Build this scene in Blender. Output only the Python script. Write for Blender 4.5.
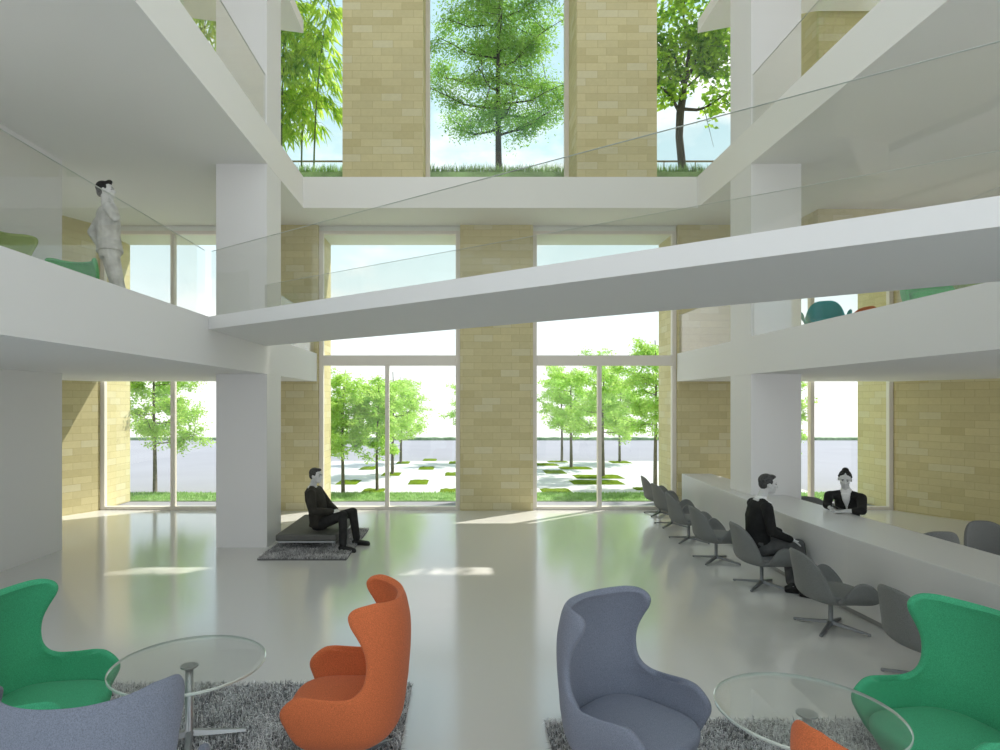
import bpy, bmesh, math, random
from mathutils import Vector, Matrix, Euler, Quaternion
from mathutils.noise import noise as pnoise

scene = bpy.context.scene
for o in list(bpy.data.objects):
    bpy.data.objects.remove(o)
COL = scene.collection
PI = math.pi
random.seed(7)

# ------------------------------------------------------------------ camera
cam_d = bpy.data.cameras.new('camera')
cam = bpy.data.objects.new('camera', cam_d)
COL.objects.link(cam)
cam.location = (0, 0, 2.2)                      # eye height, looking along +Y, level
cam.rotation_euler = (PI/2, 0, 0)
cam_d.sensor_fit = 'HORIZONTAL'
cam_d.sensor_width = 36.0
cam_d.lens = 36.0*620/1000
cam_d.shift_x = 0.038
cam_d.shift_y = 0.028
cam_d.clip_start = 0.05
cam_d.clip_end = 400
scene.camera = cam

# ------------------------------------------------------------------ exposure
scene.view_settings.view_transform = 'Standard'
scene.view_settings.look = 'None'
scene.view_settings.exposure = 0.43
scene.view_settings.gamma = 1.0
scene.view_settings.use_curve_mapping = False

# ------------------------------------------------------------------ world sky
W = bpy.data.worlds.new('sky'); scene.world = W; W.use_nodes = True
nt = W.node_tree; nt.nodes.clear()
def wn(t, **k):
    n = nt.nodes.new(t)
    for a, b in k.items(): setattr(n, a, b)
    return n
out = wn('ShaderNodeOutputWorld'); bg = wn('ShaderNodeBackground')
tc = wn('ShaderNodeTexCoord'); sep = wn('ShaderNodeSeparateXYZ')
mp = wn('ShaderNodeMapping'); mp.inputs['Scale'].default_value = (1.0, 1.0, 2.2)
nz = wn('ShaderNodeTexNoise'); nz.inputs['Scale'].default_value = 2.6; nz.inputs['Detail'].default_value = 6; nz.inputs['Roughness'].default_value = .52
rp = wn('ShaderNodeValToRGB'); rp.color_ramp.elements[0].position = .50; rp.color_ramp.elements[1].position = .62
el = wn('ShaderNodeValToRGB')                   # sky colour by elevation
e = el.color_ramp.elements
e[0].position = 0.0; e[0].color = (1.0, 1.0, 1.0, 1)
e[1].position = 1.0; e[1].color = (.50, .72, .95, 1)
x = e.new(.20); x.color = (.74, .90, .95, 1)
x = e.new(.42); x.color = (.48, .70, .78, 1)
mx = wn('ShaderNodeMix', data_type='RGBA')
nt.links.new(tc.outputs['Generated'], sep.inputs[0]); nt.links.new(sep.outputs['Z'], el.inputs['Fac'])
nt.links.new(tc.outputs['Generated'], mp.inputs['Vector']); nt.links.new(mp.outputs[0], nz.inputs['Vector']); nt.links.new(nz.outputs['Fac'], rp.inputs['Fac'])
nt.links.new(rp.outputs['Color'], mx.inputs['Factor']); nt.links.new(el.outputs['Color'], mx.inputs['A']); mx.inputs['B'].default_value = (1.08, 1.06, 1.05, 1)
nt.links.new(mx.outputs['Result'], bg.inputs['Color']); bg.inputs['Strength'].default_value = 1.0
nt.links.new(bg.outputs[0], out.inputs[0])

# ------------------------------------------------------------------ sun
sd = bpy.data.lights.new('sun', 'SUN'); sd.energy = 4.2; sd.angle = math.radians(.6); sd.color = (1.0, .95, .84)
sun = bpy.data.objects.new('sun', sd); COL.objects.link(sun)
el_ = math.radians(51)
sdir = Vector((-.77*math.cos(el_), -.63*math.cos(el_), -math.sin(el_)))
sun.rotation_euler = sdir.to_track_quat('-Z', 'Y').to_euler()
sun.location = (12, 22, 18)

# ------------------------------------------------------------------ materials
def new_mat(name):
    m = bpy.data.materials.new(name); m.use_nodes = True
    n = m.node_tree; b = n.nodes['Principled BSDF']
    return m, n, b
def nd(n, t, **k):
    q = n.nodes.new(t)
    for a, b in k.items(): setattr(q, a, b)
    return q
def plain(name, col, rough=.6, metal=0.0, spec=.5, var=.0, scale=8, bump=0.0, bscale=60):
    m, n, b = new_mat(name)
    b.inputs['Base Color'].default_value = (*col, 1); b.inputs['Roughness'].default_value = rough
    b.inputs['Metallic'].default_value = metal; b.inputs['Specular IOR Level'].default_value = spec
    t = nd(n, 'ShaderNodeTexCoord')
    if var:
        z = nd(n, 'ShaderNodeTexNoise'); z.inputs['Scale'].default_value = scale; z.inputs['Detail'].default_value = 4
        n.links.new(t.outputs['Object'], z.inputs['Vector'])
        r = nd(n, 'ShaderNodeValToRGB')
        r.color_ramp.elements[0].position = .3; r.color_ramp.elements[1].position = .7
        r.color_ramp.elements[0].color = (*[c*(1-var) for c in col], 1); r.color_ramp.elements[1].color = (*[min(1, c*(1+var)) for c in col], 1)
        n.links.new(z.outputs['Fac'], r.inputs['Fac']); n.links.new(r.outputs['Color'], b.inputs['Base Color'])
    if bump:
        z = nd(n, 'ShaderNodeTexNoise'); z.inputs['Scale'].default_value = bscale; z.inputs['Detail'].default_value = 3
        n.links.new(t.outputs['Object'], z.inputs['Vector'])
        bp = nd(n, 'ShaderNodeBump'); bp.inputs['Strength'].default_value = bump; bp.inputs['Distance'].default_value = .01
        n.links.new(z.outputs['Fac'], bp.inputs['Height']); n.links.new(bp.outputs[0], b.inputs['Normal'])
    return m
def brick_mat(name, dark, mid, light, mortar):
    m, n, b = new_mat(name)
    uv = nd(n, 'ShaderNodeUVMap')
    br = nd(n, 'ShaderNodeTexBrick'); br.offset = .42; br.offset_frequency = 2; br.squash = 1.0; br.squash_frequency = 2
    br.inputs['Color1'].default_value = (0, 0, 0, 1); br.inputs['Color2'].default_value = (1, 1, 1, 1); br.inputs['Mortar'].default_value = (.4, .4, .4, 1)
    br.inputs['Scale'].default_value = 1; br.inputs['Brick Width'].default_value = .385; br.inputs['Row Height'].default_value = .143
    br.inputs['Mortar Size'].default_value = .0045; br.inputs['Mortar Smooth'].default_value = .3; br.inputs['Bias'].default_value = 0
    n.links.new(uv.outputs[0], br.inputs['Vector'])
    r = nd(n, 'ShaderNodeValToRGB'); e = r.color_ramp.elements
    e[0].position = 0; e[0].color = (*dark, 1); e[1].position = 1; e[1].color = (*light, 1)
    x = e.new(.25); x.color = (*mid, 1)
    x = e.new(.82); x.color = (*[c*1.08 for c in mid], 1)
    x = e.new(.88); x.color = (*light, 1)
    n.links.new(br.outputs['Color'], r.inputs['Fac'])
    z = nd(n, 'ShaderNodeTexNoise'); z.inputs['Scale'].default_value = 14; z.inputs['Detail'].default_value = 6; z.inputs['Roughness'].default_value = .7
    n.links.new(uv.outputs[0], z.inputs['Vector'])
    h = nd(n, 'ShaderNodeMix', data_type='RGBA', blend_type='MULTIPLY'); h.inputs['Factor'].default_value = .22
    n.links.new(r.outputs['Color'], h.inputs['A']); n.links.new(z.outputs['Color'], h.inputs['B'])
    # keep noise grey
    bw = nd(n, 'ShaderNodeRGBToBW'); n.links.new(z.outputs['Color'], bw.inputs[0]); n.links.new(bw.outputs[0], h.inputs['B'])
    k = nd(n, 'ShaderNodeMix', data_type='RGBA'); n.links.new(br.outputs['Fac'], k.inputs['Factor'])
    n.links.new(h.outputs['Result'], k.inputs['A']); k.inputs['B'].default_value = (*mortar, 1)
    n.links.new(k.outputs['Result'], b.inputs['Base Color']); b.inputs['Roughness'].default_value = .85
    b.inputs['Specular IOR Level'].default_value = .2
    bp = nd(n, 'ShaderNodeBump'); bp.inputs['Strength'].default_value = .35; bp.inputs['Distance'].default_value = .004; bp.invert = True
    n.links.new(br.outputs['Fac'], bp.inputs['Height']); n.links.new(bp.outputs[0], b.inputs['Normal'])
    return m
def glass_mat(name, tint=(.93, .97, .955), refl=.06, rough=0.0):
    m = bpy.data.materials.new(name); m.use_nodes = True; n = m.node_tree; n.nodes.clear()
    o = nd(n, 'ShaderNodeOutputMaterial'); t = nd(n, 'ShaderNodeBsdfTransparent'); t.inputs[0].default_value = (*tint, 1)
    g = nd(n, 'ShaderNodeBsdfGlossy'); g.inputs['Roughness'].default_value = rough; g.inputs['Color'].default_value = (1, 1, 1, 1)
    f = nd(n, 'ShaderNodeLayerWeight'); f.inputs['Blend'].default_value = .5
    p = nd(n, 'ShaderNodeMath', operation='POWER'); p.inputs[1].default_value = 4.0; n.links.new(f.outputs['Facing'], p.inputs[0])
    a = nd(n, 'ShaderNodeMath', operation='MULTIPLY_ADD'); a.inputs[1].default_value = .55; a.inputs[2].default_value = refl; n.links.new(p.outputs[0], a.inputs[0])
    s = nd(n, 'ShaderNodeMixShader'); n.links.new(a.outputs[0], s.inputs[0]); n.links.new(t.outputs[0], s.inputs[1]); n.links.new(g.outputs[0], s.inputs[2])
    n.links.new(s.outputs[0], o.inputs[0])
    return m
def leaf_mat(name, c1, c2, trans=.5):
    m = bpy.data.materials.new(name); m.use_nodes = True; n = m.node_tree; n.nodes.clear()
    o = nd(n, 'ShaderNodeOutputMaterial'); d = nd(n, 'ShaderNodeBsdfDiffuse'); t = nd(n, 'ShaderNodeBsdfTranslucent')
    c = nd(n, 'ShaderNodeTexCoord'); z = nd(n, 'ShaderNodeTexNoise'); z.inputs['Scale'].default_value = 5; z.inputs['Detail'].default_value = 5
    r = nd(n, 'ShaderNodeValToRGB'); r.color_ramp.elements[0].position = .35; r.color_ramp.elements[1].position = .65
    r.color_ramp.elements[0].color = (*c1, 1); r.color_ramp.elements[1].color = (*c2, 1)
    n.links.new(c.outputs['Object'], z.inputs['Vector']); n.links.new(z.outputs['Fac'], r.inputs['Fac'])
    n.links.new(r.outputs[0], d.inputs[0]); n.links.new(r.outputs[0], t.inputs[0])
    s = nd(n, 'ShaderNodeMixShader'); s.inputs[0].default_value = trans
    n.links.new(d.outputs[0], s.inputs[1]); n.links.new(t.outputs[0], s.inputs[2]); n.links.new(s.outputs[0], o.inputs[0])
    return m
def fabric(name, col, var=.13):
    m, n, b = new_mat(name)
    t = nd(n, 'ShaderNodeTexCoord')
    z = nd(n, 'ShaderNodeTexNoise'); z.inputs['Scale'].default_value = 240; z.inputs['Detail'].default_value = 2; z.inputs['Roughness'].default_value = .7
    n.links.new(t.outputs['Object'], z.inputs['Vector'])
    r = nd(n, 'ShaderNodeValToRGB'); r.color_ramp.elements[0].position = .35; r.color_ramp.elements[1].position = .65
    r.color_ramp.elements[0].color = (*[c*(1-var*1.6) for c in col], 1); r.color_ramp.elements[1].color = (*[min(1, c*(1+var*1.6)) for c in col], 1)
    n.links.new(z.outputs['Fac'], r.inputs['Fac']); n.links.new(r.outputs[0], b.inputs['Base Color'])
    b.inputs['Roughness'].default_value = .95; b.inputs['Specular IOR Level'].default_value = .15
    b.inputs['Sheen Weight'].default_value = .1; b.inputs['Sheen Roughness'].default_value = .5
    bp = nd(n, 'ShaderNodeBump'); bp.inputs['Strength'].default_value = .25; bp.inputs['Distance'].default_value = .002
    n.links.new(z.outputs['Fac'], bp.inputs['Height']); n.links.new(bp.outputs[0], b.inputs['Normal'])
    return m

M = {}
M['plaster'] = plain('white_plaster', (.84, .835, .83), .75, spec=.25)
M['soffit'] = plain('ceiling_plaster', (.90, .89, .86), .85, spec=.15)
M['render'] = plain('pale_render', (.84, .86, .80), .8, spec=.2)
M['brick'] = brick_mat('yellow_limestone', (.665, .585, .32), (.715, .64, .375), (.775, .715, .475), (.53, .46, .25))
M['frame'] = plain('beige_frame', (.80, .75, .68), .5)
M['glass'] = glass_mat('window_glass', (.985, .995, .99), .04)
M['rail_glass'] = glass_mat('balustrade_glass', (.94, .945, .93), .022)
M['rail_edge'] = plain('glass_edge', (.66, .70, .66), .3)
M['desk'] = plain('desk_solid_surface', (.73, .72, .71), .35, spec=.4)
M['plinth'] = plain('plinth_grey', (.35, .35, .35), .5)

# polished floor
m, n, b = new_mat('polished_floor'); M['floor'] = m
b.inputs['Base Color'].default_value = (.76, .75, .73, 1); b.inputs['Roughness'].default_value = .13
b.inputs['IOR'].default_value = 1.85
z = nd(n, 'ShaderNodeTexNoise'); z.inputs['Scale'].default_value = 220; z.inputs['Detail'].default_value = 2
t = nd(n, 'ShaderNodeTexCoord'); n.links.new(t.outputs['Object'], z.inputs['Vector'])
bp = nd(n, 'ShaderNodeBump'); bp.inputs['Strength'].default_value = .05; bp.inputs['Distance'].default_value = .002
n.links.new(z.outputs['Fac'], bp.inputs['Height']); n.links.new(bp.outputs[0], b.inputs['Normal'])

# ------------------------------------------------------------------ mesh helpers
def link(name, me, mat=None, parent=None, smooth=False):
    o = bpy.data.objects.new(name, me); COL.objects.link(o)
    if mat is not None:
        for q in (mat if isinstance(mat, (list, tuple)) else [mat]): me.materials.append(q)
    if smooth: me.polygons.foreach_set('use_smooth', [True]*len(me.polygons))
    if parent is not None: o.parent = parent
    return o
class MB:
    def __init__(s): s.v = []; s.f = []; s.mi = []
    def add(s, vs, fs, mi=0):
        k = len(s.v); s.v += [tuple(p) for p in vs]; s.f += [tuple(i+k for i in q) for q in fs]; s.mi += [mi]*len(fs); return s
    def box(s, x0, x1, y0, y1, z0, z1, mi=0):
        return s.add([(x0,y0,z0),(x1,y0,z0),(x1,y1,z0),(x0,y1,z0),(x0,y0,z1),(x1,y0,z1),(x1,y1,z1),(x0,y1,z1)],
              [(0,3,2,1),(4,5,6,7),(0,1,5,4),(1,2,6,5),(2,3,7,6),(3,0,4,7)], mi)
    def prism(s, poly, z0, z1, mi=0):
        a = sum(poly[i][0]*poly[(i+1)%len(poly)][1]-poly[(i+1)%len(poly)][0]*poly[i][1] for i in range(len(poly)))
        if a < 0: poly = poly[::-1]
        k = len(poly)
        vs = [(p[0],p[1],z0) for p in poly]+[(p[0],p[1],z1) for p in poly]
        fs = [tuple(range(k))[::-1], tuple(range(k,2*k))]+[(i,(i+1)%k,(i+1)%k+k,i+k) for i in range(k)]
        return s.add(vs, fs, mi)
    def tube(s, pts, rad, seg=8, cap=True, mi=0, flat=1.0):
        pts = [Vector(p) for p in pts]; k = len(pts)
        if not isinstance(rad, (list, tuple)): rad = [rad]*k
        vs = []; fs = []; up = None
        for i, p in enumerate(pts):
            t = (pts[min(i+1,k-1)]-pts[max(i-1,0)]).normalized()
            if up is None: up = Vector((0,0,1)) if abs(t.z) < .9 else Vector((1,0,0))
            a = t.cross(up).normalized(); up = a.cross(t).normalized()
            for j in range(seg):
                q = 2*PI*j/seg; vs.append(p+(a*math.cos(q)+up*math.sin(q)*flat)*rad[i])
        for i in range(k-1):
            for j in range(seg):
                j2 = (j+1)%seg; fs.append((i*seg+j, i*seg+j2, (i+1)*seg+j2, (i+1)*seg+j))
        if cap: fs.append(tuple(range(seg))); fs.append(tuple(range((k-1)*seg,k*seg))[::-1])
        return s.add(vs, fs, mi)
    def lathe(s, prof, seg=32, c=(0,0,0), mi=0):
        vs = []; fs = []; k = len(prof)
        for r, h in prof:
            for j in range(seg):
                q = 2*PI*j/seg; vs.append((c[0]+r*math.cos(q), c[1]+r*math.sin(q), c[2]+h))
        for i in range(k-1):
            for j in range(seg):
                j2 = (j+1)%seg; fs.append((i*seg+j, i*seg+j2, (i+1)*seg+j2, (i+1)*seg+j))
        fs.append(tuple(range(seg))[::-1]); fs.append(tuple(range((k-1)*seg,k*seg)))
        return s.add(vs, fs, mi)
    def build(s, name, mat=None, parent=None, smooth=False, uv=False, bevel=0, fix=True, loc=None):
        me = bpy.data.meshes.new(name); me.from_pydata(s.v, [], s.f); me.update()
        if fix:
            bm = bmesh.new(); bm.from_mesh(me); bmesh.ops.recalc_face_normals(bm, faces=bm.faces); bm.to_mesh(me); bm.free()
        if len(set(s.mi)) > 1: me.polygons.foreach_set('material_index', s.mi)
        if uv:
            l = me.uv_layers.new(name='UVMap')
            for p in me.polygons:
                nn = p.normal
                if abs(nn.z) > .7: tu = Vector((1,0,0)); tv = Vector((0,1,0))
                else: tu = Vector((-nn.y, nn.x, 0)).normalized(); tv = Vector((0,0,1))
                if not abs(nn.z) > .7 and (tu.x+tu.y) < 0: tu = -tu
                for li in p.loop_indices:
                    c = me.vertices[me.loops[li].vertex_index].co
                    l.data[li].uv = (c.dot(tu)+20, c.dot(tv)+20)
        o = link(name, me, mat, parent, smooth)
        if loc is not None:
            L = Vector(loc)
            for v in me.vertices: v.co -= L
            o.location = L
        if bevel:
            q = o.modifiers.new('bevel', 'BEVEL'); q.width = bevel; q.segments = 2; q.limit_method = 'ANGLE'
        return o
def tag(o, label=None, cat=None, group=None, kind=None):
    if label: o['label'] = label
    if cat: o['category'] = cat
    if group: o['group'] = group
    if kind: o['kind'] = kind
    return o
def struct(o, label=None, cat=None):
    return tag(o, label, cat, None, 'structure')
def empty(name, loc=(0,0,0), rz=0.0):
    o = bpy.data.objects.new(name, None); COL.objects.link(o); o.location = loc; o.rotation_euler = (0,0,rz); o.empty_display_size = .2; return o
def kids(o): return [c for c in COL.objects if c.parent == o]
def copy_tree(o, parent=None):
    c = o.copy(); COL.objects.link(c)
    if parent is not None: c.parent = parent
    for ch in kids(o): copy_tree(ch, c)
    return c

# ================================================================== THE BUILDING
XL, XR = -2.96, 4.39            # atrium edges
CX = .715
YF = 12.67                      # inner face of the facade
YO = 13.9                       # outer face
F2, F2B = 3.21, 2.64
F3, F3B = 6.42, 5.84
F4B = 9.06

struct(MB().box(-12, 13.5, -9, 13.3, -.3, 0).build('floor', M['floor']), 'pale polished floor with glossy reflections of the windows', 'floor')

# facade: piers, spandrel, wings
SP = dict(uv=True)
px = [CX-8.15-1.5, CX-8.15, CX-5.25, CX-3.655, CX-.755, CX+.745, CX+3.69, CX+5.25, CX+8.15]
piers = [(-10.5, -7.44), (-4.53, -2.94), (-.04, 1.45), (4.41, 5.96), (8.87, 12.5)]
plabs = ['yellow limestone wall left of the left outer window', 'yellow limestone pier between left outer window and centre left window',
         'yellow limestone pier between the two centre windows', 'yellow limestone pier between centre right window and right outer window',
         'yellow limestone wall right of the right outer window']
for i, (a, b_) in enumerate(piers):
    struct(MB().box(a, b_, YF, YO, 0, 5.84).build('wall_front_pier', M['brick'], uv=True), plabs[i], 'pier')
struct(MB().box(-10.5, 12.5, YF+.10, YO, 5.74, 6.44).build('wall_front_lintel', M['render']), 'pale plastered lintel over the ground floor windows', 'lintel')
# flared brick side walls
struct(MB().prism([(-7.44, YF), (-9.3, 8.9), (-9.7, 9.0), (-7.9, YF+.2)], 0, F2B+.02).build('wall_left_flared', M['brick'], uv=True), 'yellow limestone side wall flaring out left of the left outer window', 'wall')
struct(MB().prism([(-7.44, YF), (-9.3, 8.9), (-9.7, 9.0), (-7.9, YF+.2)], F2, F3B).build('wall_left_flared_upper', M['brick'], uv=True), 'yellow limestone side wall of the left gallery', 'wall')
struct(MB().prism([(8.87, YF), (11.9, 6.6), (12.3, 6.8), (9.3, YF+.2)], 0, F2B+.02).build('wall_right_flared', M['brick'], uv=True), 'yellow limestone side wall behind the reception desk', 'wall')
struct(MB().prism([(8.87, YF), (11.9, 6.6), (12.3, 6.8), (9.3, YF+.2)], F2, F3B).build('wall_right_flared_upper', M['brick'], uv=True), 'yellow limestone side wall of the right gallery', 'wall')
struct(MB().prism([(6.68, 11.63), (9.1, 11.63), (9.1, 12.6), (6.68, 12.6)], 5.35, F3B).build('trim_brick_beam', M['brick'], uv=True), 'yellow limestone downstand beam under the upper ceiling at right', 'beam')

# left plaster wall, right rear wall, added rear wall and shading roof
struct(MB().box(-6.35, -6.0, 5.5, 9.3, 0, F2B).build('wall_left', M['plaster']), 'white plaster wall at the left of the ground floor', 'wall')
struct(MB().box(-6.35, -6.0, 6.0, 9.3, F2, F3B).build('wall_left_gallery', M['plaster']), 'white plaster wall at the back of the left gallery', 'wall')

struct(MB().box(-9.75, 12.3, -3.3, -3, 6.4, 13.6).build('wall_back_light_block', M['plaster']), 'unseen white wall added above the open rear side to limit light from behind', 'wall')  # unseen; added and sized to cut light entering high from the rear
struct(MB().box(-9.75, 12.5, 1.5, 14.8, 13.4, 13.6).build('ceiling_shade_roof', M['plaster']), 'unseen roof added over the front of the atrium to hold back sun and sky light', 'roof')  # unseen; added to dim the atrium, its overhang keeps sun patches off the floor
# floor slabs with fascias
struct(MB().prism([(-9.75, -3), (XL, -3), (XL, YF-.02), (-7.6, YF-.02), (-9.75, 8.8)], F2B, F2).build('ceiling_left_gallery_slab', M['plaster']), 'white floor slab of the left gallery with plain fascia', 'gallery floor')
struct(MB().prism([(12.3, -3), (XR, -3), (XR, YF-.02), (9.0, YF-.02), (12.3, 6.7)], F2B, F2).build('ceiling_right_gallery_slab', M['plaster']), 'white floor slab of the right gallery with plain fascia', 'gallery floor')
Y3 = 11.57
struct(MB().prism([(-9.75, -3), (XL, -3), (XL, Y3), (XR, Y3), (XR, -3), (12.5, -3), (12.5, YF+.08), (-9.75, YF+.08)], F3B, F3).build('ceiling_upper_slab', M['soffit']), 'white U shaped upper floor slab around the atrium', 'upper floor')
struct(MB().prism([(-9.75, -3), (XL+.02, -3), (XL+.02, 11.5), (-6.7, 10.6), (-9.75, 10.85)], F4B, F4B+.22).build('ceiling_top_left', M['soffit']), 'white slab above the upper left gallery', 'ceiling')
struct(MB().prism([(12.5, -3), (XR-.02, -3), (XR-.02, 11.5), (6.2, 10.85), (12.5, 10.85)], F4B, F4B+.22).build('ceiling_top_right', M['soffit']), 'white slab above the upper right gallery', 'ceiling')

# columns
cl = ['white square column at the left edge of the atrium', 'white square column rising through the reception desk at right']
for i, (a, b_) in enumerate([(-3.74, XL-.005), (XR+.005, 5.16)]):
    struct(MB().box(a, b_, 9.43, 10.15, 0, F4B).build('wall_column', M['plaster']), cl[i], 'column')

# upper facade
for i, (a, b_, y) in enumerate([(-8.3, -6.8, 10.97), (-2.25, -.735, 11.67), (2.16, 3.67, 11.67), (6.31, 8.1, 10.97)]):
    struct(MB().box(a, b_, y, 12.74, F3, 13.4).build('wall_upper_pier', M['brick'], uv=True),
        ['yellow limestone pier of the upper left gallery', 'tall yellow limestone pier left of the middle tree', 'tall yellow limestone pier right of the middle tree', 'yellow limestone pier of the upper right gallery'][i], 'pier')
def window(idx, x0, x1, y, z0, z1, mull=None, transom=None, fw=.09, lab='', side=(1,1)):
    f = MB()
    f.box(x0, x0+fw, y, y+.1, z0, z1); f.box(x1-fw, x1, y, y+.1, z0, z1)
    f.box(x0+fw, x1-fw, y, y+.1, z0, z0+.07); f.box(x0+fw, x1-fw, y, y+.1, z1-.07, z1)
    if mull is not None:
        f.box(mull-.04, mull+.04, y-.01, y+.11, z0+.07, transom[0] if transom else z1-.07)
    if transom: f.box(x0+fw, x1-fw, y-.005, y+.105, transom[0], transom[1])
    o = struct(f.build('window_%d' % idx, M['frame'], bevel=.006), lab, 'window')
    g = MB()
    def pane(a, b_, c, d):
        g.add([(a, y+.05, c), (b_, y+.05, c), (b_, y+.05, d), (a, y+.05, d)], [(0,1,2,3)])
    if transom: pane(x0+fw, x1-fw, transom[1], z1-.07)
    zt = transom[0] if transom else z1-.07
    if mull is not None: pane(x0+fw, mull-.04, z0+.07, zt); pane(mull+.04, x1-fw, z0+.07, zt)
    else: pane(x0+fw, x1-fw, z0+.07, zt)
    g.build('pane', M['glass'], parent=o, fix=False)
    return o
yw = 12.74
window(1, -7.44, -4.53, yw, 0, 5.74, mull=-5.95, lab='left outer window with beige frame, tree outside')
window(2, -2.94, -.04, yw, 0, 5.74, mull=-1.54, transom=(2.97, 3.18), lab='centre left window with transom and beige sliding doors')
window(3, 1.45, 4.41, yw, 0, 5.74, mull=2.83, transom=(2.97, 3.18), lab='centre right window with transom and beige sliding doors')
window(4, 5.96, 8.87, yw, 0, 5.74, mull=7.2, lab='right outer window with beige frame behind the desk')
yu = 12.66
window(5, -.735, 2.16, yu-.14, F3, 13.0, lab='upper middle window looking onto a green tree')
window(6, -6.8, -2.25, yu-.14, F3, 13.0, lab='upper left window looking onto bamboo')
window(7, 3.67, 6.31, yu-.14, F3, 13.0, lab='upper right window looking onto a leafy tree')

# balustrades
def balustrade(name, p0, p1, z0, h, lab):
    p0 = Vector(p0); p1 = Vector(p1); d = (p1-p0).normalized(); n_ = Vector((-d.y, d.x))*.006
    root = empty(name, (p0.x, p0.y, z0)); tag(root, lab, 'balustrade')
    g = MB(); g.prism([tuple(p0-n_-p0), tuple(p1-n_-p0), tuple(p1+n_-p0), tuple(p0+n_-p0)], 0, h-.0015); g.build('glass_panel', M['rail_glass'], root)
    n2 = n_*1.15
    g = MB(); g.prism([tuple(p0-n2-p0), tuple(p1-n2-p0), tuple(p1+n2-p0), tuple(p0+n2-p0)], h-.0015, h+.0005); g.build('top_edge', M['rail_edge'], root)
    return root
hb = .765
bn0, bn1 = (XL, 7.24), (XR, 1.68)
bf0, bf1 = (XL, 9.36), (XR, 3.95)
balustrade('glass_balustrade', (XL-.03, -2.9), (XL-.03, 7.2), F2, hb, 'glass balustrade along the left gallery edge before the bridge')
balustrade('glass_balustrade', (XL-.03, 10.16), (XL-.03, 12.6), F2, hb, 'glass balustrade between left column and facade on the gallery')
balustrade('glass_balustrade', (XR+.03, 4.0), (XR+.03, 9.42), F2, hb, 'glass balustrade along the right gallery edge behind the bridge')
balustrade('glass_balustrade', (XR+.03, 10.16), (XR+.03, 12.6), F2, hb, 'glass balustrade between right column and facade on the gallery')
balustrade('glass_balustrade', (XL-.03, -2.9), (XL-.03, 9.42), F3, hb, 'glass balustrade of the upper left floor')
balustrade('glass_balustrade', (XR+.03, -2.9), (XR+.03, 9.42), F3, hb, 'glass balustrade of the upper right floor')

# the bridge
br = MB().prism([(XL+.001, 7.24), (XR-.001, 1.68), (XR-.001, 3.95), (XL+.001, 9.36)], 3.06, F2).build('footbridge', M['plaster'], loc=(.7, 5.5, 3.06))
tag(br, 'long white footbridge crossing the atrium diagonally between the galleries', 'bridge')
dn = Vector((bn1[0]-bn0[0], bn1[1]-bn0[1])).normalized(); nn_ = Vector((-dn.y, dn.x))*.03
balustrade('glass_balustrade', Vector(bn0)+nn_+dn*.02, Vector(bn1)+nn_-dn*.02, F2, hb, 'near glass balustrade of the diagonal footbridge')
balustrade('glass_balustrade', Vector(bf0)-nn_+dn*.02, Vector(bf1)-nn_-dn*.02, F2, hb, 'far glass balustrade of the diagonal footbridge')

# reception desk (gently curved front, notched around the column)
fr = [(4.36, 12.3), (4.30, 11.2), (4.21, 10.2), (4.12, 8.9), (4.06, 7.6), (4.045, 6.5), (4.09, 5.4), (4.16, 4.4), (4.27, 3.3), (4.40, 2.2)]
bk = [(5.1, 2.2), (4.98, 3.6), (4.94, 5.7), (4.93, 7.6), (4.93, 9.425), (XR-.0, 9.425), (XR-.0, 10.155), (4.93, 10.155), (4.94, 12.3)]
desk = empty('reception_desk', (4.5, 7, 0)); tag(desk, 'long low grey beige reception desk with gently curved front, running to the right', 'desk')
def shrink(p, d): return (p[0]+d, p[1])
def rel(poly): return [(p[0]-4.5, p[1]-7) for p in poly]
MB().prism(rel(fr+bk), .06, .8).build('counter', M['desk'], desk, bevel=.006)
fr2 = [(p[0]+.04, min(p[1], 12.25)) for p in fr]; bk2 = [(p[0]-(.03 if p[0] > 4.5 else -.0), min(p[1], 12.25)) for p in bk]
MB().prism(rel(fr2+bk2), 0, .06).build('plinth', M['plinth'], desk)

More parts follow.
